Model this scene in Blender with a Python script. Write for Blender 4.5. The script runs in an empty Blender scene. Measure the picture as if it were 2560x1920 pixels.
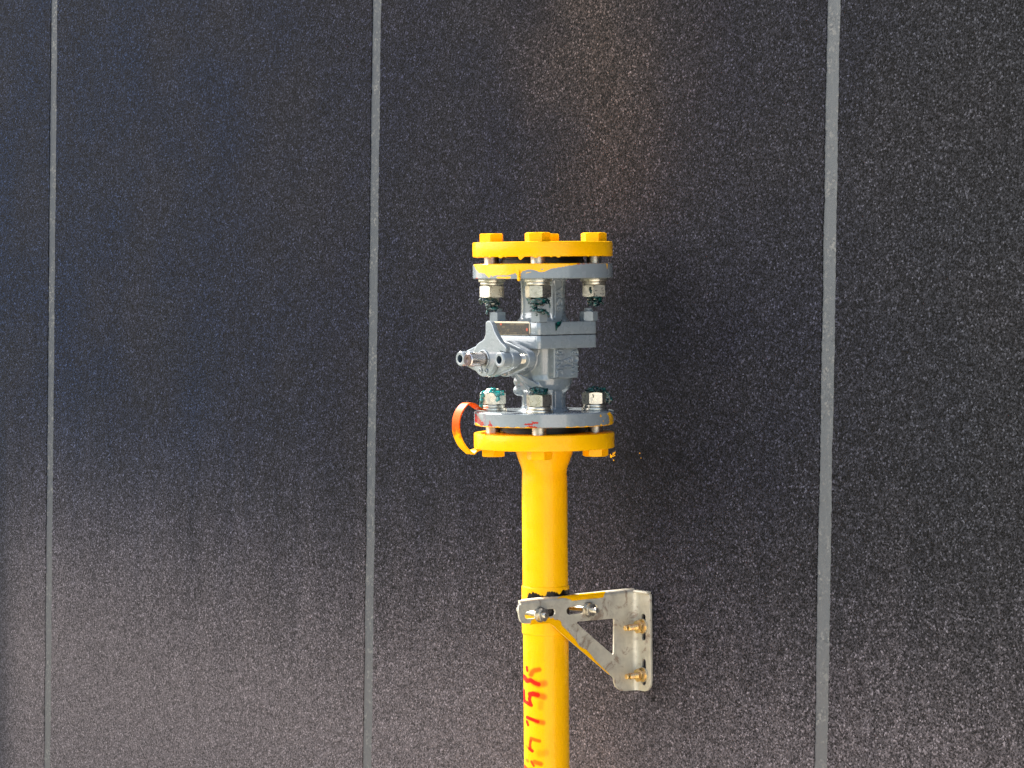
import bpy, bmesh, math, random
import numpy as np
from mathutils import Vector, Matrix, noise
random.seed(7)
scene = bpy.context.scene
C = scene.collection
R = math.radians

# ------------------------------------------------------------------ camera
cam = bpy.data.cameras.new('camera'); camo = bpy.data.objects.new('camera', cam); C.objects.link(camo)
cam.sensor_width = 36; cam.lens = 7000/2560*36; cam.clip_end = 200; cam.clip_start = .05
camo.location = (-.0343, -3.0, 1.45); camo.rotation_euler = (R(90)-math.atan(270/7000), 0, 0)
scene.camera = camo
scene.render.resolution_x = 1024; scene.render.resolution_y = 768

TH = R(50.8)                     # angle between the cladding's normal and the view
nv = Vector((-math.sin(TH), -math.cos(TH), 0)); tv = Vector((math.cos(TH), -math.sin(TH), 0))

# ------------------------------------------------------------------ light
EL = R(42); DEL = R(-1.4)
sun_h = (-tv*math.cos(DEL) + nv*math.sin(DEL)).normalized()
S = sun_h*math.cos(EL) + Vector((0, 0, math.sin(EL)))
w = bpy.data.worlds.new('World'); scene.world = w; w.use_nodes = True
wn = w.node_tree; bg = wn.nodes['Background']
sky = wn.nodes.new('ShaderNodeTexSky'); sky.sky_type = 'NISHITA'; sky.sun_disc = False
sky.sun_elevation = EL; sky.sun_rotation = math.atan2(S.x, S.y)
sky.dust_density = 2.5; sky.air_density = 1.0
# unseen cloud added low on the left as soft key, plus thin scattered cloud
tcw = wn.nodes.new('ShaderNodeTexCoord')
def wnode(t, **k):
    n = wn.nodes.new(t)
    for a, b_ in k.items(): setattr(n, a, b_)
    return n
def wdot(d):
    n = wnode('ShaderNodeVectorMath', operation='DOT_PRODUCT'); n.inputs[1].default_value = Vector(d).normalized()
    wn.links.new(tcw.outputs['Generated'], n.inputs[0]); return n.outputs['Value']
def wramp(v, a, b_, lo=0, hi=1):
    n = wnode('ShaderNodeMapRange', interpolation_type='SMOOTHSTEP')
    for i, q in enumerate((a, b_, lo, hi)): n.inputs[i+1].default_value = q
    wn.links.new(v, n.inputs[0]); return n.outputs[0]
def wmath(op, a, b_):
    n = wnode('ShaderNodeMath', operation=op)
    for i, q in enumerate((a, b_)):
        if hasattr(q, 'links'): wn.links.new(q, n.inputs[i])
        else: n.inputs[i].default_value = q
    return n.outputs[0]
nz = wnode('ShaderNodeTexNoise'); nz.inputs['Scale'].default_value = 3.2; nz.inputs['Detail'].default_value = 7; nz.inputs['Roughness'].default_value = .58
mpw = wnode('ShaderNodeMapping'); mpw.inputs['Scale'].default_value = (1, 1, 2.2); wn.links.new(tcw.outputs['Generated'], mpw.inputs['Vector']); wn.links.new(mpw.outputs[0], nz.inputs['Vector'])
key_cloud = wmath('MULTIPLY', wramp(wdot((-.96, -.12, .42)), .80, .93), wramp(nz.outputs['Fac'], .30, .50))
thin = wmath('MULTIPLY', wramp(nz.outputs['Fac'], .50, .68), .32)
fac = wmath('MAXIMUM', key_cloud, thin)
sx_ = wnode('ShaderNodeSeparateXYZ'); wn.links.new(tcw.outputs['Generated'], sx_.inputs[0])
fac = wmath('MULTIPLY', fac, wramp(sx_.outputs[2], -.02, .04))
cm = wnode('ShaderNodeMix', data_type='RGBA'); wn.links.new(fac, cm.inputs[0]); wn.links.new(sky.outputs[0], cm.inputs[6]); cm.inputs[7].default_value = (19.5, 19.0, 18.6, 1)
wn.links.new(cm.outputs[2], bg.inputs[0]); bg.inputs[1].default_value = .105
sl = bpy.data.lights.new('sun', 'SUN'); sl.energy = 5.0; sl.angle = R(.55); sl.color = (1, .95, .87)
so = bpy.data.objects.new('sun', sl); C.objects.link(so); so.rotation_euler = S.to_track_quat('Z', 'Y').to_euler()
vs = scene.view_settings
vs.view_transform = 'Standard'; vs.look = 'None'; vs.exposure = 1.65; vs.gamma = 1; vs.use_curve_mapping = False

# ------------------------------------------------------------------ helpers
MM = .001
ASM = Matrix.Translation((0, 0, 1.3)) @ Matrix.Rotation(-.0088, 4, 'Y') @ Matrix.Rotation(-TH, 4, 'Z')
# assembly frame: x = along the wall (towards the near right), y = into the wall, z = up (mm, 0 at world 1300 mm)
def Z(z): return z-1300.

def thing(name, label, cat, loc=(0, 0, 0), group=None, base=ASM):
    o = bpy.data.objects.new(name, None); C.objects.link(o)
    o.empty_display_size = .02
    o.matrix_world = base @ Matrix.Translation(Vector(loc)*MM)
    o['label'] = label; o['category'] = cat
    if group: o['group'] = group
    OFF[o] = Vector(loc)
    return o
OFF = {}
def root(o):
    while o.parent: o = o.parent
    return o
def obj(name, bm, mat, parent=None, smooth=34, label=None, scale=MM, mods=None):
    me = bpy.data.meshes.new(name)
    if parent is not None:
        bmesh.ops.translate(bm, verts=bm.verts, vec=-OFF[root(parent)])
    bmesh.ops.scale(bm, verts=bm.verts, vec=(scale,)*3)
    bm.to_mesh(me); bm.free()
    for m in (mat if isinstance(mat, (list, tuple)) else [mat]): me.materials.append(m)
    if smooth:
        for p in me.polygons: p.use_smooth = True
        me.set_sharp_from_angle(angle=R(smooth))
    o = bpy.data.objects.new(name, me); C.objects.link(o)
    if parent is not None: o.parent = parent
    if label: o['label'] = label
    return o
def M4(loc=(0, 0, 0), rot=None):
    m = Matrix.Translation(Vector(loc))
    return m @ rot.to_4x4() if rot is not None else m
def xf(bm, verts, m): bmesh.ops.transform(bm, matrix=m, verts=list(verts))
def nb(): return bmesh.new()
AX = {'z': Matrix.Identity(3), '-y': Matrix.Rotation(R(90), 3, 'X'), 'x': Matrix.Rotation(R(90), 3, 'Y'), '-z': Matrix.Rotation(R(180), 3, 'X')}

def lathe(bm, prof, loc=(0, 0, 0), axis='z', seg=64, caps=True):
    rings = []
    for r, z in prof:
        rings.append([bm.verts.new((r*math.cos(2*math.pi*i/seg), r*math.sin(2*math.pi*i/seg), z)) for i in range(seg)])
    for a, b in zip(rings[:-1], rings[1:]):
        for i in range(seg):
            j = (i+1) % seg; bm.faces.new((a[i], a[j], b[j], b[i]))
    if caps:
        bm.faces.new(rings[0][::-1]); bm.faces.new(rings[-1])
    vs_ = [v for r_ in rings for v in r_]
    xf(bm, vs_, M4(loc, AX[axis] if isinstance(axis, str) else axis))
    return vs_
def disc(bm, r, z0, z1, loc=(0, 0, 0), ch=.6, axis='z', seg=64):
    lo, hi = min(z0, z1), max(z0, z1)
    pr = [(r-ch, lo), (r-ch*.3, lo+ch*.3), (r, lo+ch), (r, hi-ch), (r-ch*.3, hi-ch*.3), (r-ch, hi)]
    return lathe(bm, pr, loc, axis, seg)
def box(bm, x0, x1, y0, y1, z0, z1, bev=0, seg=2, vert=0, m=None):
    r = bmesh.ops.create_cube(bm, size=1)['verts']
    xf(bm, r, Matrix.Translation(((x0+x1)/2, (y0+y1)/2, (z0+z1)/2)) @ Matrix.Diagonal((x1-x0, y1-y0, z1-z0, 1)))
    out = set(r)
    if vert:
        es = [e for e in {e for v in r for e in v.link_edges} if abs(e.verts[0].co.z-e.verts[1].co.z) > 1e-4]
        g = bmesh.ops.bevel(bm, geom=es, offset=vert, segments=6, affect='EDGES', profile=.5); out |= set(g['verts'])
    if bev:
        out = {v for v in out if v.is_valid}
        fs = {f for v in out for f in v.link_faces}
        es = [e for e in {e for f in fs for e in f.edges} if len(e.link_faces) == 2 and e.calc_face_angle() > R(40)]
        g = bmesh.ops.bevel(bm, geom=es, offset=bev, segments=seg, affect='EDGES', profile=.5); out |= set(g['verts'])
    out = {v for v in out if v.is_valid}
    if m is not None: xf(bm, out, m)
    return out
def hexa(bm, R_, h, rot=0, loc=(0, 0, 0), axis='z', both=True, hole=None):
    apo = R_*math.cos(R(30)); seg = 72; r0 = apo*.96
    def hr(a):
        d = (a-rot) % R(60); return apo/math.cos(d-R(30))
    rows = []
    A = [2*math.pi*i/seg+rot for i in range(seg)]
    H = [hr(a) for a in A]
    bot = 1 if both else 0
    rows.append([(r0, 0) for _ in A] if bot else None)
    rows.append([(hh, (hh-r0)*.5*bot) for hh in H])
    rows.append([(hh, h-(hh-r0)*.5) for hh in H])
    rows.append([(r0, h) for _ in A])
    rows = [r_ for r_ in rows if r_]
    V = [[bm.verts.new((r*math.cos(a), r*math.sin(a), z)) for (r, z), a in zip(row, A)] for row in rows]
    for p, q in zip(V[:-1], V[1:]):
        for i in range(seg):
            j = (i+1) % seg; bm.faces.new((p[i], p[j], q[j], q[i]))
    bm.faces.new(V[0][::-1]); bm.faces.new(V[-1])
    vs_ = [v for r_ in V for v in r_]
    xf(bm, vs_, M4(loc, AX[axis])); return vs_
def thread(bm, r, z0, z1, loc=(0, 0, 0), axis='z', pitch=2., depth=.9, seg=32):
    pr = [(r-depth, z0)]; z = z0
    while z < z1-pitch*.5:
        pr += [(r, z+pitch*.35), (r, z+pitch*.6), (r-depth, z+pitch)]; z += pitch
    pr += [(r-depth*1.4, z1)]
    return lathe(bm, pr, loc, axis, seg)
def tube(bm, pts, r, seg=14):
    pts = [Vector(p) for p in pts]; rings = []; up = Vector((0, 0, 1))
    for i, p in enumerate(pts):
        d = (pts[min(i+1, len(pts)-1)]-pts[max(i-1, 0)]).normalized()
        a = d.cross(up)
        if a.length < 1e-3: a = d.cross(Vector((1, 0, 0)))
        a.normalize(); b = d.cross(a)
        rr = r[i] if isinstance(r, (list, tuple)) else r
        rings.append([bm.verts.new(p+(a*math.cos(2*math.pi*k/seg)+b*math.sin(2*math.pi*k/seg))*rr) for k in range(seg)])
    for a, b in zip(rings[:-1], rings[1:]):
        for i in range(seg):
            j = (i+1) % seg; bm.faces.new((a[i], a[j], b[j], b[i]))
    bm.faces.new(rings[0]); bm.faces.new(rings[-1][::-1])
    bmesh.ops.recalc_face_normals(bm, faces=bm.faces)
def curve_mesh(bm, polys, thick, m, bevel=.4):
    """flat outline with holes (first is the outer ring), local XY, extruded along +-Z by thick/2, placed with m"""
    cu = bpy.data.curves.new('tmp', 'CURVE'); cu.dimensions = '2D'; cu.fill_mode = 'BOTH'
    for P in polys:
        s = cu.splines.new('POLY'); s.points.add(len(P)-1); s.use_cyclic_u = True
        for i, q in enumerate(P): s.points[i].co = (q[0], q[1], 0, 1)
    cu.extrude = thick/2-bevel; cu.bevel_depth = bevel; cu.bevel_resolution = 1; cu.offset = -bevel
    o = bpy.data.objects.new('tmp', cu); C.objects.link(o)
    dg = bpy.context.evaluated_depsgraph_get(); dg.update()
    me = bpy.data.meshes.new_from_object(o.evaluated_get(dg))
    n0 = len(bm.verts); bm.from_mesh(me); bm.verts.ensure_lookup_table()
    new = bm.verts[n0:]; xf(bm, new, m)
    bpy.data.objects.remove(o); bpy.data.curves.remove(cu); bpy.data.meshes.remove(me)
    return new
def text_mesh(bm, s, size, m, thick=2.2, bevel=.45, sx=1., sp=1.):
    cu = bpy.data.curves.new('tmp', 'FONT'); cu.body = s; cu.size = size; cu.extrude = thick/2; cu.bevel_depth = bevel; cu.bevel_resolution = 1
    cu.align_x = 'CENTER'; cu.align_y = 'CENTER'; cu.offset = .08; cu.space_character = sp
    o = bpy.data.objects.new('tmp', cu); C.objects.link(o)
    dg = bpy.context.evaluated_depsgraph_get(); dg.update()
    me = bpy.data.meshes.new_from_object(o.evaluated_get(dg))
    n0 = len(bm.verts); bm.from_mesh(me); bm.verts.ensure_lookup_table()
    xf(bm, bm.verts[n0:], m @ Matrix.Diagonal((sx, 1, 1, 1)))
    bpy.data.objects.remove(o); bpy.data.curves.remove(cu); bpy.data.meshes.remove(me)
def arc(cx, cy, r, a0, a1, n=10):
    return [(cx+r*math.cos(R(a0+(a1-a0)*i/n)), cy+r*math.sin(R(a0+(a1-a0)*i/n))) for i in range(n+1)]
def slot(cx, cy, L, W, vertical=False):
    h = L/2-W/2
    if vertical: return arc(cx, cy+h, W/2, 0, 180)+arc(cx, cy-h, W/2, 180, 360)
    return arc(cx+h, cy, W/2, -90, 90)+arc(cx-h, cy, W/2, 90, 270)
def cols(*c): return Matrix((c[0], c[1], c[2])).transposed()
def frame(loc, X, Y):
    X = Vector(X); Y = Vector(Y); return M4(loc, cols(X, Y, X.cross(Y)))
def blob(name, parts, mat, parent, vox=.45, rough=1.2, freq=.35, label=None):
    """irregular smeared lump: list of (centre, radii)"""
    bm = nb()
    for c, rad in parts:
        rad = tuple(q*1.13 for q in rad)
        v = bmesh.ops.create_icosphere(bm, subdivisions=3, radius=1)['verts']
        for q in v:
            d = 1+.28*noise.noise(q.co*1.7+Vector(c))
            q.co = Vector((q.co.x*rad[0]*d+c[0], q.co.y*rad[1]*d+c[1], q.co.z*rad[2]*d+c[2]))
            q.co += Vector((noise.noise(q.co*freq), noise.noise(q.co*freq+Vector((9, 3, 1))), noise.noise(q.co*freq+Vector((2, 7, 5)))))*rough
    o = obj(name, bm, mat, parent, smooth=0, label=label)
    m = o.modifiers.new('r', 'REMESH'); m.mode = 'VOXEL'; m.voxel_size = vox*MM; m.use_smooth_shade = True
    s = o.modifiers.new('s', 'SMOOTH'); s.iterations = 2
    return o

# ------------------------------------------------------------------ materials
def nodes(name):
    m = bpy.data.materials.new(name); m.use_nodes = True
    return m, m.node_tree.nodes, m.node_tree.links, m.node_tree.nodes['Principled BSDF']
def mixc(nt, lk, fac, a, b):
    n = nt.new('ShaderNodeMix'); n.data_type = 'RGBA'
    for s, v in ((0, fac), (6, a), (7, b)):
        if hasattr(v, 'links'): lk.new(v, n.inputs[s])
        else: n.inputs[s].default_value = v if s == 0 else (*v, 1)
    return n.outputs[2]
def noise_tex(nt, lk, scale, detail=4, rough=.55, vec=None, dist=0):
    n = nt.new('ShaderNodeTexNoise'); n.inputs['Scale'].default_value = scale; n.inputs['Detail'].default_value = detail
    n.inputs['Roughness'].default_value = rough; n.inputs['Distortion'].default_value = dist
    if vec is None:
        c = nt.new('ShaderNodeTexCoord'); vec = c.outputs['Object']
    lk.new(vec, n.inputs['Vector']); return n.outputs['Fac']
def ramp(nt, lk, fac, p0, p1, c0=0., c1=1.):
    n = nt.new('ShaderNodeMapRange'); n.inputs[1].default_value = p0; n.inputs[2].default_value = p1
    n.inputs[3].default_value = c0; n.inputs[4].default_value = c1; n.interpolation_type = 'SMOOTHSTEP'
    lk.new(fac, n.inputs[0]); return n.outputs[0]
def bump(nt, lk, h, strength, dist, prev=None):
    b = nt.new('ShaderNodeBump'); b.inputs['Strength'].default_value = strength; b.inputs['Distance'].default_value = dist
    lk.new(h, b.inputs['Height'])
    if prev: lk.new(prev, b.inputs['Normal'])
    return b.outputs[0]
def math_(nt, lk, op, a, b):
    n = nt.new('ShaderNodeMath'); n.operation = op
    for i, v in enumerate((a, b)):
        if hasattr(v, 'links'): lk.new(v, n.inputs[i])
        else: n.inputs[i].default_value = v
    return n.outputs[0]

YEL = (.95, .475, .001); YEL2 = (.94, .45, .001)
GRY = (.212, .250, .275)
def paint_mat(name, col, col2, rough=.28, orange=.0006, attr=None, coat=.12, cior=1.5, spec=.15):
    m, nt, lk, b = nodes(name)
    n1 = noise_tex(nt, lk, 38, 3)
    c = mixc(nt, lk, ramp(nt, lk, n1, .35, .7), col, col2)
    rg = ramp(nt, lk, noise_tex(nt, lk, 90, 4), .3, .8, rough*.75, rough*1.5)
    if attr:
        a = nt.new('ShaderNodeAttribute'); a.attribute_name = 'paint'
        s = nt.new('ShaderNodeSeparateColor'); lk.new(a.outputs['Color'], s.inputs[0])
        for ch, cc in attr:
            c = mixc(nt, lk, s.outputs[ch], c, cc)
    # faint dust and scuffs
    d = ramp(nt, lk, noise_tex(nt, lk, 320, 6, .7), .66, .78)
    c = mixc(nt, lk, math_(nt, lk, 'MULTIPLY', d, .22), c, (.25, .2, .13))
    lk.new(c, b.inputs['Base Color']); lk.new(rg, b.inputs['Roughness'])
    b.inputs['Coat Weight'].default_value = coat; b.inputs['Coat Roughness'].default_value = .07; b.inputs['Coat IOR'].default_value = cior
    b.inputs['Specular IOR Level'].default_value = spec
    nn = bump(nt, lk, noise_tex(nt, lk, 420, 3), .35, orange)
    nn = bump(nt, lk, noise_tex(nt, lk, 60, 3), .5, .0012, nn)
    lk.new(nn, b.inputs['Normal'])
    return m
M = {}
M['yellow'] = paint_mat('yellow_paint', YEL, YEL2)
M['yellow_pipe'] = paint_mat('yellow_pipe_paint', YEL, YEL2, attr=[(0, (.9, .012, .002)), (1, (.9, .012, .002))])
M['yellow_clamp'] = paint_mat('yellow_band_paint', YEL, YEL2, rough=.35, attr=[(0, (.006, .004, .004))])
M['grey'] = paint_mat('grey_enamel', GRY, (.215, .245, .268), rough=.27, orange=.0004, coat=.75, cior=1.9, spec=.5)
M['grey_rim'] = paint_mat('grey_enamel_smeared', GRY, (.215, .245, .268), rough=.24, attr=[(0, YEL), (1, (.36, .004, .003))], coat=.5, cior=1.9, spec=.35)
def metal(name, col, col2, rough, stain=(.2, .13, .07), amt=.5, met=.9, sc=120):
    m, nt, lk, b = nodes(name)
    c = mixc(nt, lk, ramp(nt, lk, noise_tex(nt, lk, sc, 5, .65), .35, .7), col, col2)
    st = ramp(nt, lk, noise_tex(nt, lk, 48, 7, .72, dist=.8), .53, .64)
    c = mixc(nt, lk, math_(nt, lk, 'MULTIPLY', st, amt), c, stain)
    lk.new(c, b.inputs['Base Color']); b.inputs['Metallic'].default_value = met
    lk.new(ramp(nt, lk, noise_tex(nt, lk, sc*2.5, 5), .3, .75, rough*.75, rough*1.35), b.inputs['Roughness'])
    lk.new(bump(nt, lk, noise_tex(nt, lk, 700, 4), .3, .0003), b.inputs['Normal'])
    return m
M['zinc'] = metal('zinc_plated_steel', (.66, .62, .53), (.50, .47, .40), .32, (.30, .25, .18), .35, .95)
M['bracket'] = metal('galvanised_sheet', (.64, .60, .49), (.52, .48, .39), .50, (.27, .18, .13), .75, .45, 60)
M['brass'] = metal('yellow_passivated_steel', (.78, .55, .18), (.62, .42, .28), .3, (.3, .12, .05), .5, .9)
M['steel'] = metal('bare_steel', (.66, .60, .57), (.52, .46, .43), .24, (.30, .18, .10), .3, 1)
M['darksteel'] = metal('dark_oiled_steel', (.10, .075, .07), (.07, .06, .08), .35, (.2, .1, .04), .4, .7)
m, nt, lk, b = nodes('graphite'); b.inputs['Base Color'].default_value = (.008, .007, .007, 1); b.inputs['Roughness'].default_value = .45; M['gasket'] = m
m, nt, lk, b = nodes('green_sealant')
lk.new(mixc(nt, lk, ramp(nt, lk, noise_tex(nt, lk, 260, 3), .4, .65), (.0005, .012, .015), (.002, .075, .068)), b.inputs['Base Color'])
b.inputs['Roughness'].default_value = .16; b.inputs['Coat Weight'].default_value = .6; b.inputs['Subsurface Weight'].default_value = 0
b.inputs['Transmission Weight'].default_value = .15
M['green'] = m
m, nt, lk, b = nodes('turquoise_sealant')
lk.new(mixc(nt, lk, ramp(nt, lk, noise_tex(nt, lk, 260, 3), .4, .65), (.003, .13, .13), (.01, .36, .33)), b.inputs['Base Color'])
b.inputs['Roughness'].default_value = .2; b.inputs['Coat Weight'].default_value = .5
M['green2'] = m
m, nt, lk, b = nodes('recess_black'); b.inputs['Base Color'].default_value = (.05, .075, .10, 1); b.inputs['Roughness'].default_value = .3; M['recess'] = m
# bonding strap: orange paint that turns yellow downwards where it was brushed over
m, nt, lk, b = nodes('strap_paint')
tc = nt.new('ShaderNodeTexCoord'); sp = nt.new('ShaderNodeSeparateXYZ'); lk.new(tc.outputs['Object'], sp.inputs[0])
n1 = noise_tex(nt, lk, 160, 5, .7)
f = math_(nt, lk, 'ADD', sp.outputs[2], math_(nt, lk, 'MULTIPLY', math_(nt, lk, 'SUBTRACT', n1, .5), .03))
c = mixc(nt, lk, ramp(nt, lk, f, -.013, -.001), YEL, (.78, .09, .001))
lk.new(c, b.inputs['Base Color']); b.inputs['Roughness'].default_value = .5; b.inputs['Specular IOR Level'].default_value = .12
M['strap'] = m
# granulated felt
def felt():
    m, nt, lk, b = nodes('granulated_bitumen_felt')
    tc = nt.new('ShaderNodeTexCoord'); v = tc.outputs['Object']
    sp = nt.new('ShaderNodeSeparateXYZ'); lk.new(v, sp.inputs[0])
    vo = nt.new('ShaderNodeTexVoronoi'); vo.inputs['Scale'].default_value = 640; lk.new(v, vo.inputs['Vector']); vo.inputs['Randomness'].default_value = 1
    rnd = nt.new('ShaderNodeSeparateColor'); lk.new(vo.outputs['Color'], rnd.inputs[0])
    fine = noise_tex(nt, lk, 420, 3, .75, v)
    mid = noise_tex(nt, lk, 95, 4, .6, v)
    big = noise_tex(nt, lk, 5.5, 5, .6, v)
    vo2 = nt.new('ShaderNodeTexVoronoi'); vo2.inputs['Scale'].default_value = 440; lk.new(v, vo2.inputs['Vector'])
    rn2 = nt.new('ShaderNodeSeparateColor'); lk.new(vo2.outputs['Color'], rn2.inputs[0])
    # base tone: blue skylight on the left painted in, paler to the right
    def gauss(src, c0, w_):
        q = math_(nt, lk, 'MULTIPLY', math_(nt, lk, 'SUBTRACT', src, c0), 1/w_)
        return math_(nt, lk, 'EXPONENT', math_(nt, lk, 'MULTIPLY', math_(nt, lk, 'MULTIPLY', q, q), -1.), 0)
    X_, Z_ = sp.outputs[0], sp.outputs[2]
    wob_ = math_(nt, lk, 'MULTIPLY', math_(nt, lk, 'SUBTRACT', big, .5), .35)
    Xw = math_(nt, lk, 'ADD', X_, wob_)
    c = mixc(nt, lk, ramp(nt, lk, Xw, -1.35, -.15), (.0054, .0102, .0250), (.0092, .0095, .0160))
    c = mixc(nt, lk, ramp(nt, lk, Xw, .05, .6), c, (.0148, .0155, .0185))
    c = mixc(nt, lk, ramp(nt, lk, big, .30, .72, 0., .45), c, (.0165, .0152, .0180))
    # warm glow of bounced light above the valve, painted into the felt
    warm_glow = math_(nt, lk, 'MULTIPLY', gauss(Xw, -.045, .12), ramp(nt, lk, Z_, .26, .62, 0, .8))
    c = mixc(nt, lk, warm_glow, c, (.036, .027, .024))
    # splash dust low on the sheets, in vertical runs
    mp = nt.new('ShaderNodeMapping'); mp.inputs['Scale'].default_value = (26, 1, 1.6); lk.new(v, mp.inputs['Vector'])
    run = noise_tex(nt, lk, 1.0, 5, .6, mp.outputs[0])
    low = math_(nt, lk, 'ADD', Z_, math_(nt, lk, 'MULTIPLY', math_(nt, lk, 'SUBTRACT', run, .5), .17))
    low = math_(nt, lk, 'ADD', low, math_(nt, lk, 'MULTIPLY', math_(nt, lk, 'SUBTRACT', big, .5), .16))
    low = math_(nt, lk, 'ADD', low, math_(nt, lk, 'MULTIPLY', X_, .04))
    low = math_(nt, lk, 'ADD', low, .055)
    dust = ramp(nt, lk, math_(nt, lk, 'MULTIPLY', low, -1.), -.30, .22, 0, 1)
    dust = math_(nt, lk, 'MULTIPLY', math_(nt, lk, 'MULTIPLY', dust, dust), .85)
    c = mixc(nt, lk, dust, c, (.112, .095, .101))
    # soft shadow band near the far left, painted into the felt colour
    left_shade = math_(nt, lk, 'MULTIPLY', gauss(X_, -1.40, .05), ramp(nt, lk, math_(nt, lk, 'MULTIPLY', math_(nt, lk, 'ADD', Z_, wob_), -1.), -.22, -.05))
    c = mixc(nt, lk, math_(nt, lk, 'MULTIPLY', left_shade, .6), c, (.006, .010, .020))
    # every granule its own grey
    g1 = ramp(nt, lk, rnd.outputs[0], 0, 1, .15, 1.6)
    g2 = ramp(nt, lk, rn2.outputs[0], 0, 1, .55, 1.45)
    g3 = ramp(nt, lk, mid, .3, .72, .82, 1.22)
    spark = ramp(nt, lk, rnd.outputs[1], .76, .95, 1., 2.9)
    gg = math_(nt, lk, 'MULTIPLY', math_(nt, lk, 'MULTIPLY', g1, g2), math_(nt, lk, 'MULTIPLY', g3, spark))
    gg = math_(nt, lk, 'MULTIPLY', gg, ramp(nt, lk, fine, .3, .68, .55, 1.35))
    # dust evens the granules out
    gg = math_(nt, lk, 'POWER', gg, math_(nt, lk, 'SUBTRACT', 1., math_(nt, lk, 'MULTIPLY', dust, .55)))
    vm = nt.new('ShaderNodeVectorMath'); vm.operation = 'SCALE'; lk.new(c, vm.inputs[0]); lk.new(gg, vm.inputs['Scale'])
    c = vm.outputs[0]
    lk.new(c, b.inputs['Base Color']); b.inputs['Roughness'].default_value = .78
    b.inputs['Specular IOR Level'].default_value = .12
    h = math_(nt, lk, 'ADD', fine, math_(nt, lk, 'MULTIPLY', vo.outputs['Distance'], -.6))
    nn = bump(nt, lk, h, 1., .0012)
    nn = bump(nt, lk, mid, .5, .0015, nn)
    nn = bump(nt, lk, noise_tex(nt, lk, 9, 3, .5, v), .5, .006, nn)
    lk.new(nn, b.inputs['Normal'])
    return m
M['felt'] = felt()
m, nt, lk, b = nodes('smooth_joint')
tc = nt.new('ShaderNodeTexCoord'); v = tc.outputs['Object']; sp = nt.new('ShaderNodeSeparateXYZ'); lk.new(v, sp.inputs[0])
c = mixc(nt, lk, ramp(nt, lk, noise_tex(nt, lk, 14, 5, .6, v), .3, .75), (.040, .047, .055), (.056, .061, .066))
c = mixc(nt, lk, ramp(nt, lk, sp.outputs[0], -1.4, .25), mixc(nt, lk, .78, c, (.014, .022, .037)), c)
c = mixc(nt, lk, ramp(nt, lk, sp.outputs[0], -.2, .3, 0, .5), c, (.115, .122, .125))
sc = nt.new('ShaderNodeMapping'); sc.inputs['Scale'].default_value = (5, 5, 1); sc.inputs['Rotation'].default_value = (0, .15, 0); lk.new(v, sc.inputs['Vector'])
c = mixc(nt, lk, ramp(nt, lk, noise_tex(nt, lk, 60, 6, .8, sc.outputs[0]), .54, .68, 0, .75), c, (.15, .155, .15))
du = ramp(nt, lk, math_(nt, lk, 'MULTIPLY', math_(nt, lk, 'ADD', sp.outputs[2], math_(nt, lk, 'MULTIPLY', math_(nt, lk, 'SUBTRACT', noise_tex(nt, lk, 9, 5, .6, v), .5), .5)), -1.), -.2, .25, 0, .8)
c = mixc(nt, lk, du, c, (.095, .085, .082))
c = mixc(nt, lk, .30, c, (.004, .014, .030))
vj = nt.new('ShaderNodeTexVoronoi'); vj.inputs['Scale'].default_value = 420; lk.new(v, vj.inputs['Vector'])
rj = nt.new('ShaderNodeSeparateColor'); lk.new(vj.outputs['Color'], rj.inputs[0])
patch = ramp(nt, lk, noise_tex(nt, lk, 34, 5, .7, v), .42, .62)
c = mixc(nt, lk, math_(nt, lk, 'MULTIPLY', patch, ramp(nt, lk, rj.outputs[0], .62, .9, 0, .6)), c, (.17, .165, .155))
c = mixc(nt, lk, math_(nt, lk, 'MULTIPLY', patch, ramp(nt, lk, rj.outputs[1], .6, .9, 0, .6)), c, (.020, .024, .030))
lk.new(c, b.inputs['Base Color']); b.inputs['Roughness'].default_value = .62
lk.new(bump(nt, lk, noise_tex(nt, lk, 300, 5, .7, v), .5, .0005), b.inputs['Normal'])
M['joint'] = m
m, nt, lk, b = nodes('ground_gravel')
c = mixc(nt, lk, noise_tex(nt, lk, 30, 6, .7), (.075, .085, .04), (.16, .15, .085)); lk.new(c, b.inputs['Base Color']); b.inputs['Roughness'].default_value = .9
M['ground'] = m
m, nt, lk, b = nodes('pale_bounce')
c = mixc(nt, lk, noise_tex(nt, lk, 6, 6, .7), (.42, .37, .30), (.60, .54, .45)); lk.new(c, b.inputs['Base Color']); b.inputs['Roughness'].default_value = .85
M['bounce'] = m

# ------------------------------------------------------------------ setting
gb = nb(); g = [gb.verts.new(p) for p in ((-60, -60, 0), (60, -60, 0), (60, 60, 0), (-60, 60, 0))]; gb.faces.new(g)
go = obj('ground', gb, M['ground'], None, smooth=0, scale=1); go['kind'] = 'structure'
gb = nb()
def az(a, d): return (math.sin(R(a))*d, -math.cos(R(a))*d, .006)
g = [gb.verts.new(p) for p in [(-1.2, .2, .006), az(-6, 12), az(-5, 55), az(36, 55), az(39, 12), (1.2, -.9, .006)]]
gb.faces.new(g); bmesh.ops.recalc_face_normals(gb, faces=gb.faces)
po = obj('added_bounce_wedge', gb, M['bounce'], None, smooth=0, scale=1); po['kind'] = 'structure'  # pale wedge added out of view for bounce light and reflections
LEAN = .018
nl = nv*math.cos(LEAN)+Vector((0, 0, math.sin(LEAN)))
ul = tv.cross(-nl).normalized(); ul = ul if ul.z > 0 else -ul
W0 = Vector((.002, 0, 1.1))-nv*.108
WM = M4(W0, cols(tv, -nl, ul))
wall = thing('felt_clad_wall', 'tall black granulated felt cladding with pale vertical joints behind the valve', 'wall', (0, 0, 0), base=WM)
bm = nb(); box(bm, -3580, 1870, 1.1, 60, -1098, 1900)
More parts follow.
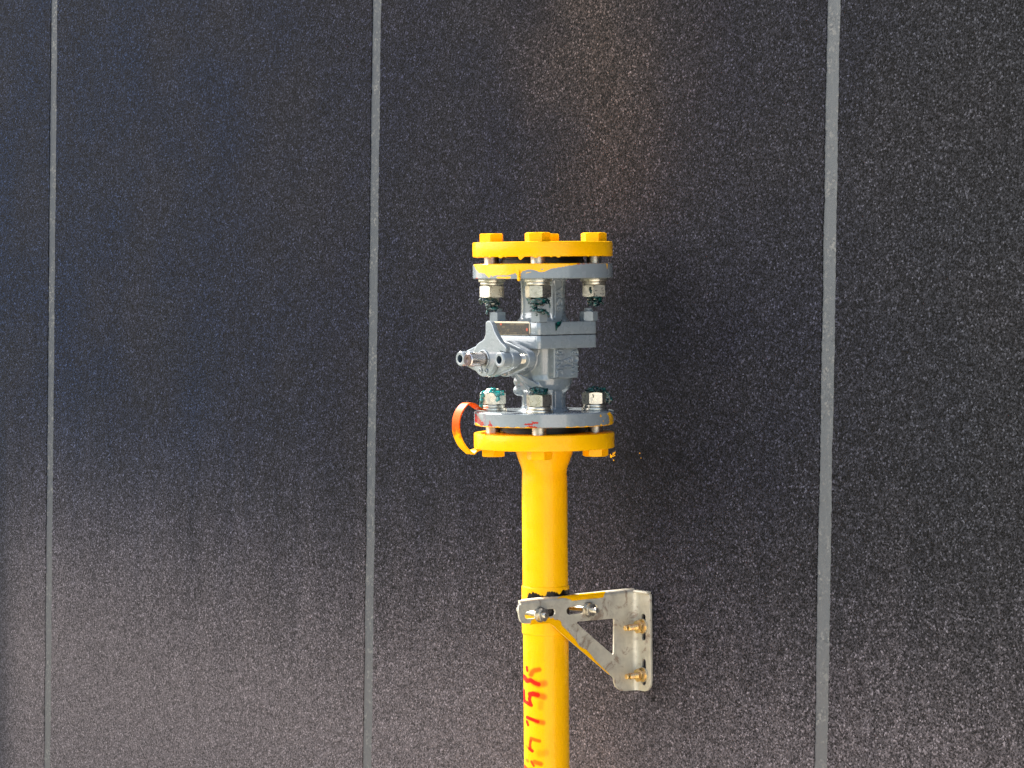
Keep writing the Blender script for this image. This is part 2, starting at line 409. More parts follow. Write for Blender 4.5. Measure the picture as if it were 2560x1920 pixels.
obj('backing_board', bm, M['joint'], wall, label='smooth grey backing that shows as narrow vertical joints')
seams = [-3585, -2810, -2030, -1248, -467, 309, 1090, 1872]
for k in range(len(seams)-1):
    bm = nb()
    x0, x1 = seams[k]+9.5, seams[k+1]-9.5
    # ragged cut edges
    n = 900; z0, z1 = -1097, 1899
    def edge(x, s, ph):
        out = []
        for i in range(n+1):
            z = z0+(z1-z0)*i/n
            out.append((x+noise.noise(Vector((z*.02, ph, k)))*1.2+noise.noise(Vector((z*.45, ph, k+9)))*1.0*s, z))
        return out
    L = edge(x0, 1., 1.3); Rr = edge(x1, 1., 7.7)
    f0 = [bm.verts.new((x, 0, z)) for x, z in L]; f1 = [bm.verts.new((x, 0, z)) for x, z in Rr]
    b0 = [bm.verts.new((x-.3, 1.05, z)) for x, z in L]; b1 = [bm.verts.new((x+.3, 1.05, z)) for x, z in Rr]
    for i in range(n):
        bm.faces.new((f0[i], f1[i], f1[i+1], f0[i+1]))
        bm.faces.new((b0[i], f0[i], f0[i+1], b0[i+1]))
        bm.faces.new((f1[i], b1[i], b1[i+1], f1[i+1]))
    bm.faces.new((f0[-1], f1[-1], b1[-1], b0[-1])); bm.faces.new((f0[0], b0[0], b1[0], f1[0]))
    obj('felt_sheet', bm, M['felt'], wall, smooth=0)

# ------------------------------------------------------------------ painted rims
def inpoly(P, x, y):
    P = np.array(P, float); ins = np.zeros(x.shape, bool); j = len(P)-1
    for i in range(len(P)):
        xi, yi = P[i]; xj, yj = P[j]
        cnd = ((yi > y) != (yj > y)) & (x < (xj-xi)*(y-yi)/((yj-yi) if yj != yi else 1e-9)+xi)
        ins ^= cnd; j = i
    return ins
def wob(x, y, amp, fr, ph):
    return amp*(np.sin(x*fr+3*np.sin(y*fr*.7+ph)+ph)+.6*np.sin(y*fr*2.1+2*np.sin(x*fr*1.7)+ph*2))
def set_paint(o, fn):
    me = o.data; n = len(me.vertices); co = np.empty(n*3); me.vertices.foreach_get('co', co); co = co.reshape(-1, 3)
    r, g_ = fn(co*1000)
    a = me.color_attributes.new('paint', 'FLOAT_COLOR', 'POINT')
    arr = np.zeros((n, 4)); arr[:, 0] = r; arr[:, 1] = g_; arr[:, 3] = 1
    a.data.foreach_set('color', arr.ravel())
def rim(bm, r, z0, z1, rows=44, seg=1500, hole=23):
    h = z1-z0; pr = [(hole, z0), (r-2.2, z0), (r-.9, z0+.25), (r-.25, z0+.9)]
    pr += [(r, z0+1+(h-2)*i/rows) for i in range(rows+1)]
    pr += [(r-.25, z1-.9), (r-.9, z1-.25), (r-2.2, z1), (hole, z1)]
    return lathe(bm, pr, seg=seg, caps=False)
def front_u(co):
    """s = horizontal position across the view (mm), f = towards the viewer"""
    s = co[:, 0]*math.cos(TH)+co[:, 1]*math.sin(TH); f_ = co[:, 0]*math.sin(TH)-co[:, 1]*math.cos(TH)
    return s, f_

# ---- blank flange on top
bf = thing('blank_flange', 'thick yellow painted blank disc closing the top of the grey valve', 'flange', (0, 0, Z(1470.4)))
bm = nb(); disc(bm, 75, Z(1470.4), Z(1486.3), ch=1.4, seg=160)
obj('disc', bm, M['yellow'], bf)
bm = nb(); disc(bm, 43.5, Z(1467.6), Z(1470.5), ch=.3, seg=96); obj('raised_face', bm, M['gasket'], bf)
def rimpt(px, cx, rad=75):
    """point on the visible rim at px (photo) for a disc centred at cx"""
    s = (px-cx)/2.39; s = max(-rad*.999, min(rad*.999, s)); f_ = math.sqrt(rad*rad-s*s)
    return (s*math.cos(TH)+f_*math.sin(TH), s*math.sin(TH)-f_*math.cos(TH))
for px, wd, ln in [(1190, 7, .8), (1206, 5, .5), (1222, 9, 1.), (1249, 10, 1.6), (1262, 5, .7), (1299, 9, 3.6), (1305, 6, 1.5), (1337, 10, 1.6), (1352, 5, .8), (1376, 6, 1.0), (1394, 9, 1.4), (1420, 4, .5), (1470, 5, .6)]:
    bm = nb(); x, y = rimpt(px, 1356, 74.1)
    v = bmesh.ops.create_uvsphere(bm, u_segments=14, v_segments=10, radius=1)['verts']
    a_ = math.atan2(y, x); xf(bm, v, M4((x, y, Z(1470.9))) @ Matrix.Rotation(a_, 4, 'Z') @ Matrix.Diagonal((1.0, wd/3.4, ln*.95+.35, 1)))
    obj('paint_drip', bm, M['yellow'], bf)

# ---- gaskets
for zc, lab, rr in ((1465.4, 'dark round gasket between the blank flange and the valve top flange', 45), (1286.6, 'dark round gasket between the grey bottom flange and the yellow pipe flange', 47)):
    gk = thing('gasket', lab, 'gasket', (0, 0, Z(zc)), group='gaskets in the two flange joints')
    bm = nb(); zz = Z(zc)
    lathe(bm, [(rr-4, zz-2.1), (rr-.8, zz-2.1), (rr-.8, zz-1.2), (rr, zz-1.1), (rr, zz-.5), (rr-.9, zz-.4), (rr-.9, zz+.3), (rr, zz+.4), (rr, zz+1.1), (rr-.8, zz+1.2), (rr-.8, zz+2.1), (rr-4, zz+2.1)], seg=96)
    obj('ring', bm, M['gasket'], gk)

# ---- riser pipe
rp = thing('riser_pipe', 'upright yellow painted steel pipe with red sprayed digits carrying the valve', 'pipe', (0, 0, Z(0)))
bm = nb(); disc(bm, 75.4, Z(1266), Z(1282.7), ch=1.3, seg=160); obj('flange', bm, M['yellow'], rp)
bm = nb(); disc(bm, 44, Z(1282.6), Z(1284.6), ch=.3, seg=96); obj('raised_face', bm, M['gasket'], rp)
bm = nb()
rows = [(31.5, Z(1266.1)), (30.8, Z(1262)), (29.2, Z(1257)), (27.2, Z(1251)), (25.4, Z(1246.5)), (24.5, Z(1243.5)), (23.9, Z(1240)), (24.2, Z(1236))]
rows += [(24.45, Z(z)) for z in (1220, 1160, 1090, 1046)]
rows += [(24.45, Z(1045-.8*i)) for i in range(180)] + [(24.45, Z(880)), (24.45, Z(-5))]
lathe(bm, rows, seg=320)
pb = obj('pipe_body', bm, M['yellow_pipe'], rp)
STR = [  # stroke points (photo crop, px), half width, strength, softness
 ([(340, 185), (348, 240)], 9, 1, 6), ([(403, 292), (420, 250), (460, 218), (525, 205)], 11, .75, 26), ([(300, 340), (340, 392), (395, 372), (450, 405), (515, 425)], 17, 1, 12),
 ([(450, 402), (510, 425), (600, 410)], 12, .6, 42), ([(298, 545), (302, 700)], 9, 1, 5), ([(300, 705), (400, 745)], 16, 1, 6), ([(398, 740), (376, 660), (388, 595)], 13, 1, 6),
 ([(390, 585), (430, 572), (500, 585)], 20, 1, 10), ([(480, 580), (590, 610)], 12, .65, 40), ([(545, 700), (540, 770)], 10, .3, 40),
 ([(345, 940), (430, 962), (500, 985)], 14, 1, 8), ([(480, 978), (575, 995)], 10, .65, 32), ([(335, 1000), (352, 1050)], 10, 1, 5),
 ([(322, 1370), (340, 1385)], 6, .5, 12), ([(392, 1270), (378, 1340), (385, 1415)], 9, .9, 8), ([(370, 1400), (412, 1430)], 13, 1, 6), ([(398, 1245), (450, 1258), (520, 1272)], 10, .75, 16),
 ([(520, 1460), (610, 1445)], 12, .3, 44), ([(328, 1580), (338, 1595)], 9, .6, 12), ([(398, 1590), (432, 1650)], 8, .9, 8), ([(445, 1590), (535, 1612)], 12, .7, 22), ([(300, 1700), (345, 1740), (400, 1720), (460, 1760), (520, 1770)], 16, .9, 14)]
def pipe_paint(co):
    s, f_ = front_u(co); z = co[:, 2]           # mm from base (thing base at z=0)
    # photo crop coordinates of each point: 5.927 crop px per photo px
    X = (1366.5+s*2.352-1260)*5.927; Y = (1677-(z-1028.9)*2.345-1640)*5.927
    v = np.zeros(len(s)); fr = f_ > -2
    X = X+wob(X, Y, 1.5, .11, .3); 
    for pts, hw, st, so_ in STR:
        d = np.full(len(s), 1e9)
        for (ax_, ay), (bx, by) in zip(pts[:-1], pts[1:]):
            dx, dy = bx-ax_, by-ay; t_ = np.clip(((X-ax_)*dx+(Y-ay)*dy)/(dx*dx+dy*dy), 0, 1)
            d = np.minimum(d, np.hypot(X-ax_-t_*dx, Y-ay-t_*dy))
        k = np.clip(1-(d-hw*1.55)/(so_*1.5), 0, 1); k = k*k*(3-2*k)
        v = np.maximum(v, st*k)
    v[~fr] = 0
    return v, v*0
set_paint(pb, pipe_paint)

# ---- shut-off valve
vv = thing('shutoff_valve', 'grey enamelled flanged ball valve with cast lettering, handle removed, smeared with yellow paint', 'valve', (0, 0, Z(1290.7)))
bm = nb(); rim(bm, 75, Z(1447.1), Z(1463.3)); disc(bm, 44, Z(1462), Z(1464.0), ch=.3, seg=96); disc(bm, 44, Z(1447.15), Z(1449), ch=.2, seg=64)
uf = obj('upper_flange', bm, M['grey_rim'], vv, label='grey flange splashed with yellow paint along its upper edge')
UP = [(300, 470), (300, 505), (312, 520), (330, 560), (370, 605), (440, 612), (465, 640), (490, 672), (515, 665), (518, 635), (545, 655), (575, 643), (640, 640), (740, 640), (800, 625), (835, 612), (852, 640), (862, 720), (898, 720), (900, 625), (915, 595), (985, 570), (1060, 572), (1100, 590), (1140, 606), (1200, 600), (1240, 580), (1280, 562), (1400, 545), (1500, 528), (1600, 512), (1650, 500), (1650, 470)]
UP2 = [(590, 662), (620, 655), (690, 660), (770, 655), (772, 672), (740, 688), (660, 682), (610, 680)]
UP3 = [(1985, 498), (2012, 498), (2006, 562), (2000, 575), (1994, 530)]
UP4 = [(960, 612), (1030, 598), (1032, 604), (965, 618)]
UPH = [(1155, 568), (1180, 560), (1195, 556), (1172, 576), (1158, 578)]
def up_paint(co):
    s, f_ = front_u(co); z = co[:, 2]+1290.7
    X = (1356+s*2.39-1120)*5.027; Y = (658+(1463.3-z)*2.407-560)*5.027
    Xw = X+wob(X, Y, 2.2, .13, 1.); Yw = Y+wob(Y, X, 2.2, .11, 2.)
    v = inpoly(UP, Xw, Yw) | inpoly(UP2, Xw, Yw) | inpoly(UP3, X, Y) | inpoly(UP4, X, Y)
    v &= ~inpoly(UPH, X, Y)
    v |= (f_ < 0) & (z > 1463.3-3-1.5*np.sin(s*.2)) & (s < 20)
    v &= (z > 1447.3) & ((f_ > -5) | (z > 1455)) & ((co[:, 0]**2+co[:, 1]**2) > 45**2)
    r_ = ((X-340)**2/300+(Y-676)**2/90 < 1) | (inpoly([(1560, 500), (1640, 495), (1790, 500), (1700, 512), (1640, 516)], Xw, Yw) & (np.sin(X*.09)+np.sin(Y*.7+X*.05) > .4))
    return v*1., (r_ & (f_ > 0))*.8
set_paint(uf, up_paint)
bm = nb()
x, y = rimpt(1294.5, 1356, 75.2)
tube(bm, [(x*1.002, y*1.002, Z(1456)), (x*1.004, y*1.004, Z(1450)), (x*1.004, y*1.004, Z(1447)), (x*1.004, y*1.004, Z(1445.6)), (x*1.004, y*1.004, Z(1444.8))], [1.0, 1.5, 1.9, 1.5, .5])
obj('paint_drip', bm, M['yellow'], vv, label='yellow drip hanging from the upper flange')

bm = nb(); rim(bm, 75, Z(1290.7), Z(1305.8)); disc(bm, 44, Z(1288.6), Z(1292), ch=.3, seg=96); disc(bm, 44, Z(1304), Z(1305.75), ch=.2, seg=64)
lf = obj('lower_flange', bm, M['grey_rim'], vv, label='grey flange with red and yellow paint smears on its rim')
LR = [[(300, 450), (340, 480), (365, 520), (385, 548), (400, 540), (412, 580), (400, 605), (370, 600), (350, 575), (330, 560), (300, 545)], [(480, 530), (492, 545), (500, 568), (530, 600), (470, 604), (455, 592), (478, 575)],
      [(893, 575), (960, 570), (1000, 562), (990, 540), (1010, 548), (1075, 555), (1070, 572), (1010, 580), (1000, 595), (912, 592)], [(850, 632), (920, 615), (950, 600), (1040, 605), (1060, 622), (1120, 632), (1235, 628), (1235, 680), (850, 680)]]
LY = [[(300, 560), (330, 565), (350, 580), (370, 602), (402, 606), (600, 616), (830, 632), (830, 637), (830, 680), (300, 680)],
      [(1440, 690), (1445, 640), (1500, 618), (1560, 627), (1600, 615), (1740, 628), (1800, 620), (1838, 590), (1860, 600), (1880, 622), (1930, 600), (1945, 560), (1935, 500), (1915, 465), (1950, 440), (1972, 460), (1985, 500), (1996, 500), (1996, 690)],
      [(1820, 480), (1838, 470), (1842, 495), (1828, 500)], [(1855, 545), (1872, 548), (1870, 562), (1858, 560)]]
def lo_paint(co):
    s, f_ = front_u(co); z = co[:, 2]+1290.7
    sag = (1-np.clip(f_, 0, 75)/75)*38
    X = (1359+s*2.39-1120)*4.809; Y = (1035+(1305.8-z)*2.40-940)*4.809-sag
    Xw = X+wob(X, Y, 3.5, .12, 1.); Yw = Y+wob(Y, X, 3.5, .10, 2.)
    fr = f_ > -4; r_ = np.zeros(len(s), bool); y_ = np.zeros(len(s), bool)
    for P in LR: r_ |= inpoly(P, Xw, Yw)
    # sags shift the outer ends: use unsagged outlines there
    for P in LY: y_ |= inpoly(P, Xw, Yw)
    side = (co[:, 0]**2+co[:, 1]**2) > 72.6**2
    y_ |= (z < 1291.6+.5*np.sin(s*.6)) & ((s < -10) | (s > 22))
    return (y_ & fr & side)*1., (r_ & fr & side & ~y_)*1.
set_paint(lf, lo_paint)

# cast body, blended like a casting
bm = nb()
lathe(bm, [(20, Z(1449)), (29, Z(1448)), (25.5, Z(1445.5)), (24.3, Z(1441)), (24, Z(1430)), (24, Z(1410)), (25.5, Z(1405)), (29, Z(1401.5)), (32, Z(1400)), (20, Z(1398))], seg=72)
box(bm, 10, 25.6, -5.2, 5.6, Z(1400), Z(1448), bev=1)
box(bm, 10, 26.5, -9.0, -7.2, Z(1403), Z(1447), bev=.5)
lathe(bm, [(20, Z(1375)), (31, Z(1374)), (30.5, Z(1345)), (31, Z(1339)), (30, Z(1334)), (27.5, Z(1329)), (24.5, Z(1326.5)), (23.6, Z(1324)), (23.6, Z(1312)), (25, Z(1308)), (28.5, Z(1305.8)), (20, Z(1303))], seg=72)
box(bm, 5, 36, -15.5, 18.5, Z(1341.5), Z(1375), bev=1.2)
box(bm, 8, 25.6, -6, 5.0, Z(1304), Z(1330), bev=1); box(bm, 8, 26, -9.5, -8, Z(1304), Z(1328), bev=.5)
# stem housing growing out of the body
def oval(rc, re, c=33, n=14):
    P = []
    ang = math.degrees(math.asin((rc-re)/c))
    P += arc(c, 0, re, -90+ang, 90-ang, 10)
    P += arc(0, 0, rc, 90-ang, 90+ang, 8)
    P += arc(-c, 0, re, 90+ang, 270-ang, 10)
    P += arc(0, 0, rc, 270-ang, 270+ang, 8)
    return P
FY = lambda y: frame((0, y, Z(1363)), (1, 0, 0), (0, 0, 1))      # outline plane facing -y
curve_mesh(bm, [oval(19, 9.5)], 10, FY(-50), .8)
lathe(bm, [(19, 0), (18, 30), (17.5, 36)], (0, -12, Z(1363)), '-y', 48)
box(bm, -33, -10, -46, -30, Z(1357), Z(1369), bev=3)
box(bm, -30, 20, -46, -12, Z(1366), Z(1376), bev=3)
v = bmesh.ops.create_icosphere(bm, subdivisions=3, radius=8)['verts']; xf(bm, v, M4((-8, -25, Z(1338))))
v = bmesh.ops.create_icosphere(bm, subdivisions=3, radius=7)['verts']; xf(bm, v, M4((-14, -22, Z(1328))) @ Matrix.Diagonal((1, 1, .9, 1)))
cast = obj('valve_body', bm, M['grey'], vv, smooth=0)
md = cast.modifiers.new('r', 'REMESH'); md.mode = 'VOXEL'; md.voxel_size = .75*MM; md.use_smooth_shade = True
md = cast.modifiers.new('s', 'SMOOTH'); md.iterations = 3; md.factor = .6
# bolted bonnet plates
bm = nb(); box(bm, -41.5, 41.5, -41.5, 41.5, Z(1387.9), Z(1401.4), bev=.9, vert=5)
obj('bonnet_plate', bm, M['grey'], vv)
bm = nb(); box(bm, -41.5, 41.5, -41.5, 41.5, Z(1373.2), Z(1387.2), bev=.9, vert=5)
obj('body_plate', bm, M['grey'], vv)
bm = nb(); box(bm, -39, 39, -39, 39, Z(1387.0), Z(1388.1)); obj('bonnet_seal', bm, M['gasket'], vv, smooth=0)
for sx, sy, rot in ((-34.5, -34.5, 93), (34.5, -34.5, 87), (34.5, 34.5, 62), (-34.5, 34.5, 90)):
    bm = nb(); hexa(bm, 9.7, 10.5, -R(rot)-0+TH, (sx, sy, Z(1401.5)))
    nt_ = obj('bonnet_nut', bm, M['grey'], vv)
    bm = nb(); thread(bm, 5, Z(1411), Z(1415.5), (sx, sy, 0), pitch=1.5, depth=.5); obj('stud', bm, M['grey'], nt_)
# cast letters
def LX(y, z, x): return frame((x, y, Z(z)), (0, 0, 1), (0, -1, 0))
bm = nb(); text_mesh(bm, 'DN40', 12.4, LX(-7.2, 1357.5, 36.2), sx=.93, sp=1.05); text_mesh(bm, '16', 12.4, LX(3.6, 1356.5, 36.2), sx=.95, sp=1.1); text_mesh(bm, 'WCB', 11.8, LX(13.4, 1358, 36.2), sx=.92, sp=1.05)
obj('cast_lettering', bm, M['grey'], vv, label='raised letters DN40 16 WCB on the lower body')
bm = nb(); text_mesh(bm, 'WCB', 9.6, frame((25.9, .4, Z(1424.8)), (0, 0, -1), (0, 1, 0)), sx=1.08, sp=1.1)
obj('cast_lettering', bm, M['grey'], vv, label='raised letters WCB on the upper neck')
# gland plate, screws, stem
bm = nb(); curve_mesh(bm, [oval(19, 9.3)], 11, FY(-70.5), 1.0); obj('gland_plate', bm, M['grey'], vv)
bm = nb(); lathe(bm, [(12.5, 0), (12.5, 12)], (0, -54.5, Z(1363)), '-y', 40); obj('gland_bush', bm, M['darksteel'], vv)
PT = [(3.5, 37), (4.5, 39.5), (7, 40.5), (10, 40.5), (13, 39), (15.5, 36), (17.5, 31.5), (20.5, 27), (24.5, 22.5), (29, 18.5), (34, 15.5), (37, 13.5), (37.5, 11), (36.5, 7.8), (28, 9), (24, 5), (22.5, 0)]
PT += arc(0, 0, 18.6, -18, -180, 22)
PT += [(-18, 5), (-16, 10.5), (-12, 15), (-7, 18), (-2.5, 19.6), (1, 21.8), (3, 26), (3.4, 31)]
bm = nb(); curve_mesh(bm, [PT], 6, FY(-79.2), 1.1); obj('stop_plate', bm, M['grey'], vv, label='grey pointer plate with an upright finger')
bm = nb(); lathe(bm, [(7.2, 0), (7.2, 26.4), (6.5, 27.4)], (0, -76, Z(1363)), '-y', 40); st = obj('stem', bm, M['steel'], vv)
bm = nb(); lathe(bm, [(2.3, 0), (6.3, 0), (6.3, .5), (6.0, .8), (2.9, .8), (2.4, .3), (2.2, .2)], (0, -103.3, Z(1363)), '-y', 36); obj('stem_end', bm, M['darksteel'], st)
bm = nb()
for a0 in [0]:
    pts = [(9.2*math.sin(R(a)), -83.0, Z(1363)+9.2*math.cos(R(a))) for a in range(-158, 159, 6)]
    tube(bm, pts, [.75]*len(pts), 8)
for sx in (-1, 1):
    pts = [(sx*4.6+1.9*math.cos(R(a)), -83.2, Z(1350.9)+2.1*math.sin(R(a))) for a in range(0, 361, 30)]
    tube(bm, pts, .75, 8)
obj('retaining_ring', bm, M['grey'], vv)
for sx in (-33, 33):
    bm = nb(); zc = Z(1363)
    lathe(bm, [(8, 0), (8, 10.4), (7.6, 11.4), (6.8, 12), (5.2, 12), (4.3, 11.9), (4.2, 11.6)], (sx, -76, zc), '-y', 48, caps=False)
    sc_ = obj('socket_screw', bm, M['grey'], vv)
    bm = nb()
    # hexagonal socket: inward walls and floor
    A = [R(60*i+12) for i in range(6)]; rr = 4.4
    a = [bm.verts.new((sx+rr*math.cos(t), -87.8, zc+rr*math.sin(t))) for t in A]; c_ = [bm.verts.new((sx+rr*math.cos(t), -82, zc+rr*math.sin(t))) for t in A]
    for i in range(6): bm.faces.new((a[i], a[(i+1) % 6], c_[(i+1) % 6], c_[i]))
    bm.faces.new(c_)
    ring = [bm.verts.new((sx+5.6*math.cos(R(6*i)), -87.85, zc+5.6*math.sin(R(6*i)))) for i in range(60)]
    obj('hex_socket', bm, M['recess'], sc_, smooth=0)
    bm = nb(); thread(bm, 5, 0, 14, (sx, -53, zc), '-y', 1.5, .6); obj('screw_thread', bm, M['zinc'], sc_)
# name plate
bm = nb(); NP = arc(26, 5.2, 2.6, 0, 90, 4)+arc(-36, 5.2, 2.6, 90, 180, 4)+arc(-36, -3.6, 2.6, 180, 270, 4)+arc(26, -3.6, 2.6, 270, 360, 4)
NPF = frame((0, -42.1, Z(1394.2)), (1, 0, 0), (0, 0, 1))
curve_mesh(bm, [NP], 1.2, NPF, .3)
m, nt, lk, b = nodes('engraved_plate'); b.inputs['Base Color'].default_value = (.60, .52, .40, 1); b.inputs['Metallic'].default_value = .8; b.inputs['Roughness'].default_value = .3; M['plate'] = m
m, nt, lk, b = nodes('plate_black'); b.inputs['Base Color'].default_value = (.012, .010, .010, 1); b.inputs['Roughness'].default_value = .3; M['plateblk'] = m
m, nt, lk, b = nodes('plate_red'); b.inputs['Base Color'].default_value = (.45, .06, .02, 1); b.inputs['Roughness'].default_value = .4; M['platered'] = m
m, nt, lk, b = nodes('plate_print'); b.inputs['Base Color'].default_value = (.10, .078, .05, 1); b.inputs['Metallic'].default_value = .4; b.inputs['Roughness'].default_value = .4; M['platetxt'] = m
npl = obj('name_plate', bm, M['plate'], vv, label='small metal name plate with a printed table of tiny values')
bm = nb(); box(bm, -38.0, 27.8, -42.85, -42.60, Z(1388.4), Z(1400.3)); obj('printed_field', bm, M['plateblk'], npl, smooth=0)
bm = nb(); rnd = random.Random(3)
for row, zc in enumerate((1398.6, 1396, 1393.5, 1391.3, 1389.7)):
    x = -35.5
    while x < 24.5:
        wd = rnd.choice((.5, .7, 1.1, 1.6, 2.2))
        if rnd.random() < .5: box(bm, x, x+wd, -42.95, -42.80, Z(zc-.35), Z(zc+.35))
        x += wd+rnd.choice((.5, .7, 1.2))
for a, b_, c_, d in ((-3, 4, 1398, 1399.6), (7, 21, 1398, 1399.7), (-17, -11.5, 1395.4, 1396.9), (-9, -5, 1392.3, 1394), (2, 7.5, 1389.2, 1390.6)):
    box(bm, a, b_, -43.00, -42.80, Z(c_), Z(d))
for x in (-34, -19, -2, 14): box(bm, x, x+.25, -42.97, -42.80, Z(1389.2), Z(1397))
for zz in (1397.2, 1394.7, 1392.1, 1390.3): box(bm, -36, 25, -42.96, -42.80, Z(zz), Z(zz+.2))
obj('printed_table', bm, M['platetxt'], npl, smooth=0)
bm = nb(); box(bm, -20.5, -17.5, -43.00, -42.80, Z(1398), Z(1400)); obj('red_mark', bm, M['platered'], npl, smooth=0)
bm = nb(); disc(bm, 1.7, 0, .4, (24.6, -42.60, Z(1393.6)), .1, '-y', 24)
obj('red_mark', bm, M['platered'], npl, smooth=0)

# ---- flange bolts
def bolt(ang, joint, name_lab, rot_nut, rot_head, goo=None, paint_head=True):
    x, y = 55*math.cos(R(ang)), 55*math.sin(R(ang))
    if joint == 'up':
        head_z, zt, zb, dr = Z(1486.3), Z(1486.3), Z(1447.1), -1
    else:
        head_z, zt, zb, dr = Z(1266), Z(1305.8), Z(1266), 1
    grp = 'bolts of the upper flange joint' if joint == 'up' else 'bolts of the lower flange joint'
    t = thing('hex_bolt', name_lab, 'bolt', (x, y, (zt+zb)/2), group=grp)
    bm = nb()
    if joint == 'up': hexa(bm, 13.8, 9.6, -R(rot_head)+TH, (x, y, head_z), both=False)
    else: hexa(bm, 13.8, 9.4, R(rot_head)-TH, (x, y, head_z), '-z', both=False)
    obj('bolt_head', bm, M['yellow'], t)
    bm = nb(); lathe(bm, [(7.9, zb-1), (7.9, zt+1)], (x, y, 0), seg=32); obj('shank', bm, M['zinc'], t)
    s0 = zb if dr < 0 else zt
    ax_ = '-z' if dr < 0 else 'z'
    bm = nb(); disc(bm, 14.6, 0, 3.1, (x, y, s0), .4, ax_, 56); obj('washer', bm, M['zinc'], t)
    bm = nb()
    # split spring washer
    disc(bm, 12.6, 0, 3.3, (x, y, s0+dr*3.25), .6, ax_, 56); sw = obj('spring_washer', bm, M['zinc'], t)
    bm = nb(); hexa(bm, 13.9, 13.2, (-R(rot_nut)+TH) if dr > 0 else (R(rot_nut)-TH), (x, y, s0+dr*6.75), ax_); obj('nut', bm, M['zinc'], t)
    bm = nb(); e0 = s0+dr*19.5; L = (9 if dr < 0 else 3.4)
    thread(bm, 7.6, 0, L, (x, y, e0), ax_, 2, 1.); obj('thread', bm, M['zinc'], t)
    if goo: goo(x, y, s0, dr, t)
    return t
def V2(dx, df):
    """offset right in the view / towards the viewer -> assembly x,y"""
    return (dx*math.cos(TH)+df*math.sin(TH), dx*math.sin(TH)-df*math.cos(TH))
def lumps(x, y, L):
    return [((x+V2(a, b_)[0], y+V2(a, b_)[1], c_), rr) for a, b_, c_, rr in L]
def goo_up_l(x, y, s0, dr, t):
    z = s0
    blob('sealant', lumps(x, y, [(-11, 4, z-23.5, (2.6, 2.6, 3.6)), (-8.5, 5, z-20.8, (2.5, 2, 2)), (-1, 3, z-23, (7, 6.5, 2.6)), (-4, 6, z-28, (3.6, 3, 2.4)), (1, 3, z-31.5, (7, 5.5, 2.2)), (-5, 6, z-34.5, (1.6, 1.4, 3.6)), (4, 2, z-26, (4.4, 5, 2.)), (-1.5, 2, z-27, (2.2, 3, 5))]), M['green'], t, rough=1.6)
def goo_up_c(x, y, s0, dr, t):
    z = s0
    blob('sealant', lumps(x, y, [(0, 2, z-21.8, (12, 10, 2.2)), (-1, 4, z-24.6, (9.5, 8, 2.4)), (9, 5, z-24.5, (3.2, 3, 1.7)), (12.2, 5, z-28, (.8, .8, 3.0)), (-4.5, 5, z-28.5, (4, 4, 2.4)), (0, 4, z-33, (8, 7.5, 1.5)), (7, 5, z-35.6, (3.8, 3.8, 1.5)), (10.4, 5, z-38, (1.2, 1.2, 2.8)), (-1.5, 7.5, z-37.5, (1.6, .8, 1.6))]), M['green'], t, rough=1.3)
def goo_up_r(x, y, s0, dr, t):
    z = s0
    blob('sealant', lumps(x, y, [(0, 8, z-18, (3.2, 3.0, 2.4)), (-1, 6, z-20.5, (8, 6, 1.6)), (4, 6, z-21.5, (4, 4, 1.3)), (0, 2, z-25, (7.8, 7, 2.4)), (0, 3, z-28, (6, 6, 1.8)), (9, 2, z-27, (1.6, 1.2, .8)), (-4, 10.2, z-13, (3.0, 1.5, 4.6))]), M['green'], t, rough=1.1)
def goo_lo_l(x, y, s0, dr, t):
    z = s0
    blob('sealant', lumps(x, y, [(0, 3, z+20.3, (10.5, 9, 1.7)), (4, 9.0, z+18.5, (5.8, 3.5, 3.4)), (4.6, 11.4, z+13.5, (3.8, 1.4, 3.2)), (9, 7, z+18, (3.4, 2.6, 1.7)), (-10.5, 6, z+17.5, (2.5, 2.6, 3)), (-12.0, 5, z+11, (1.7, 2, 6)), (-12.3, 5, z+5.0, (1.3, 1.6, 3.2)), (0, 4, z+23, (4, 4, 1.7))]), M['green2'], t, rough=1.4)
def goo_lo_c(x, y, s0, dr, t):
    z = s0
    blob('sealant', lumps(x, y, [(0, 3, z+21.2, (10, 9, 1.6)), (-5, 4, z+24.5, (4.2, 5, 2.4)), (5, 4, z+24.2, (3.4, 5, 2.2)), (-8.5, 6, z+19.6, (3.0, 2.5, 1.5)), (0, 1, z+26, (6, 6, 1.5))]), M['green'], t, rough=1.2)
def goo_lo_r(x, y, s0, dr, t):
    z = s0
    L = [(-1, 3, z+21.6, (9, 8, 1.6)), (-2, 3, z+24.5, (5.5, 5, 1.6)), (6, 3, z+22.4, (6, 4, 2.0)), (-7, 5, z+20.6, (4, 3, 1.5))]
    for k in range(7):
        f = k/6
        L.append((9.5+7.5*f, 3-2*f, z+21.5-9*f, (1.9-.6*f, 1.6, 2.6)))
    L += [(15.5, 1, z+10, (1.2, 1.1, 4)), (12.2, 2, z+12, (1.1, 1, 4.4)), (-2.2, 11.8, z+16.5, (.9, .7, 3.4))]
    blob('sealant', lumps(x, y, L), M['green'], t, rough=1.5)

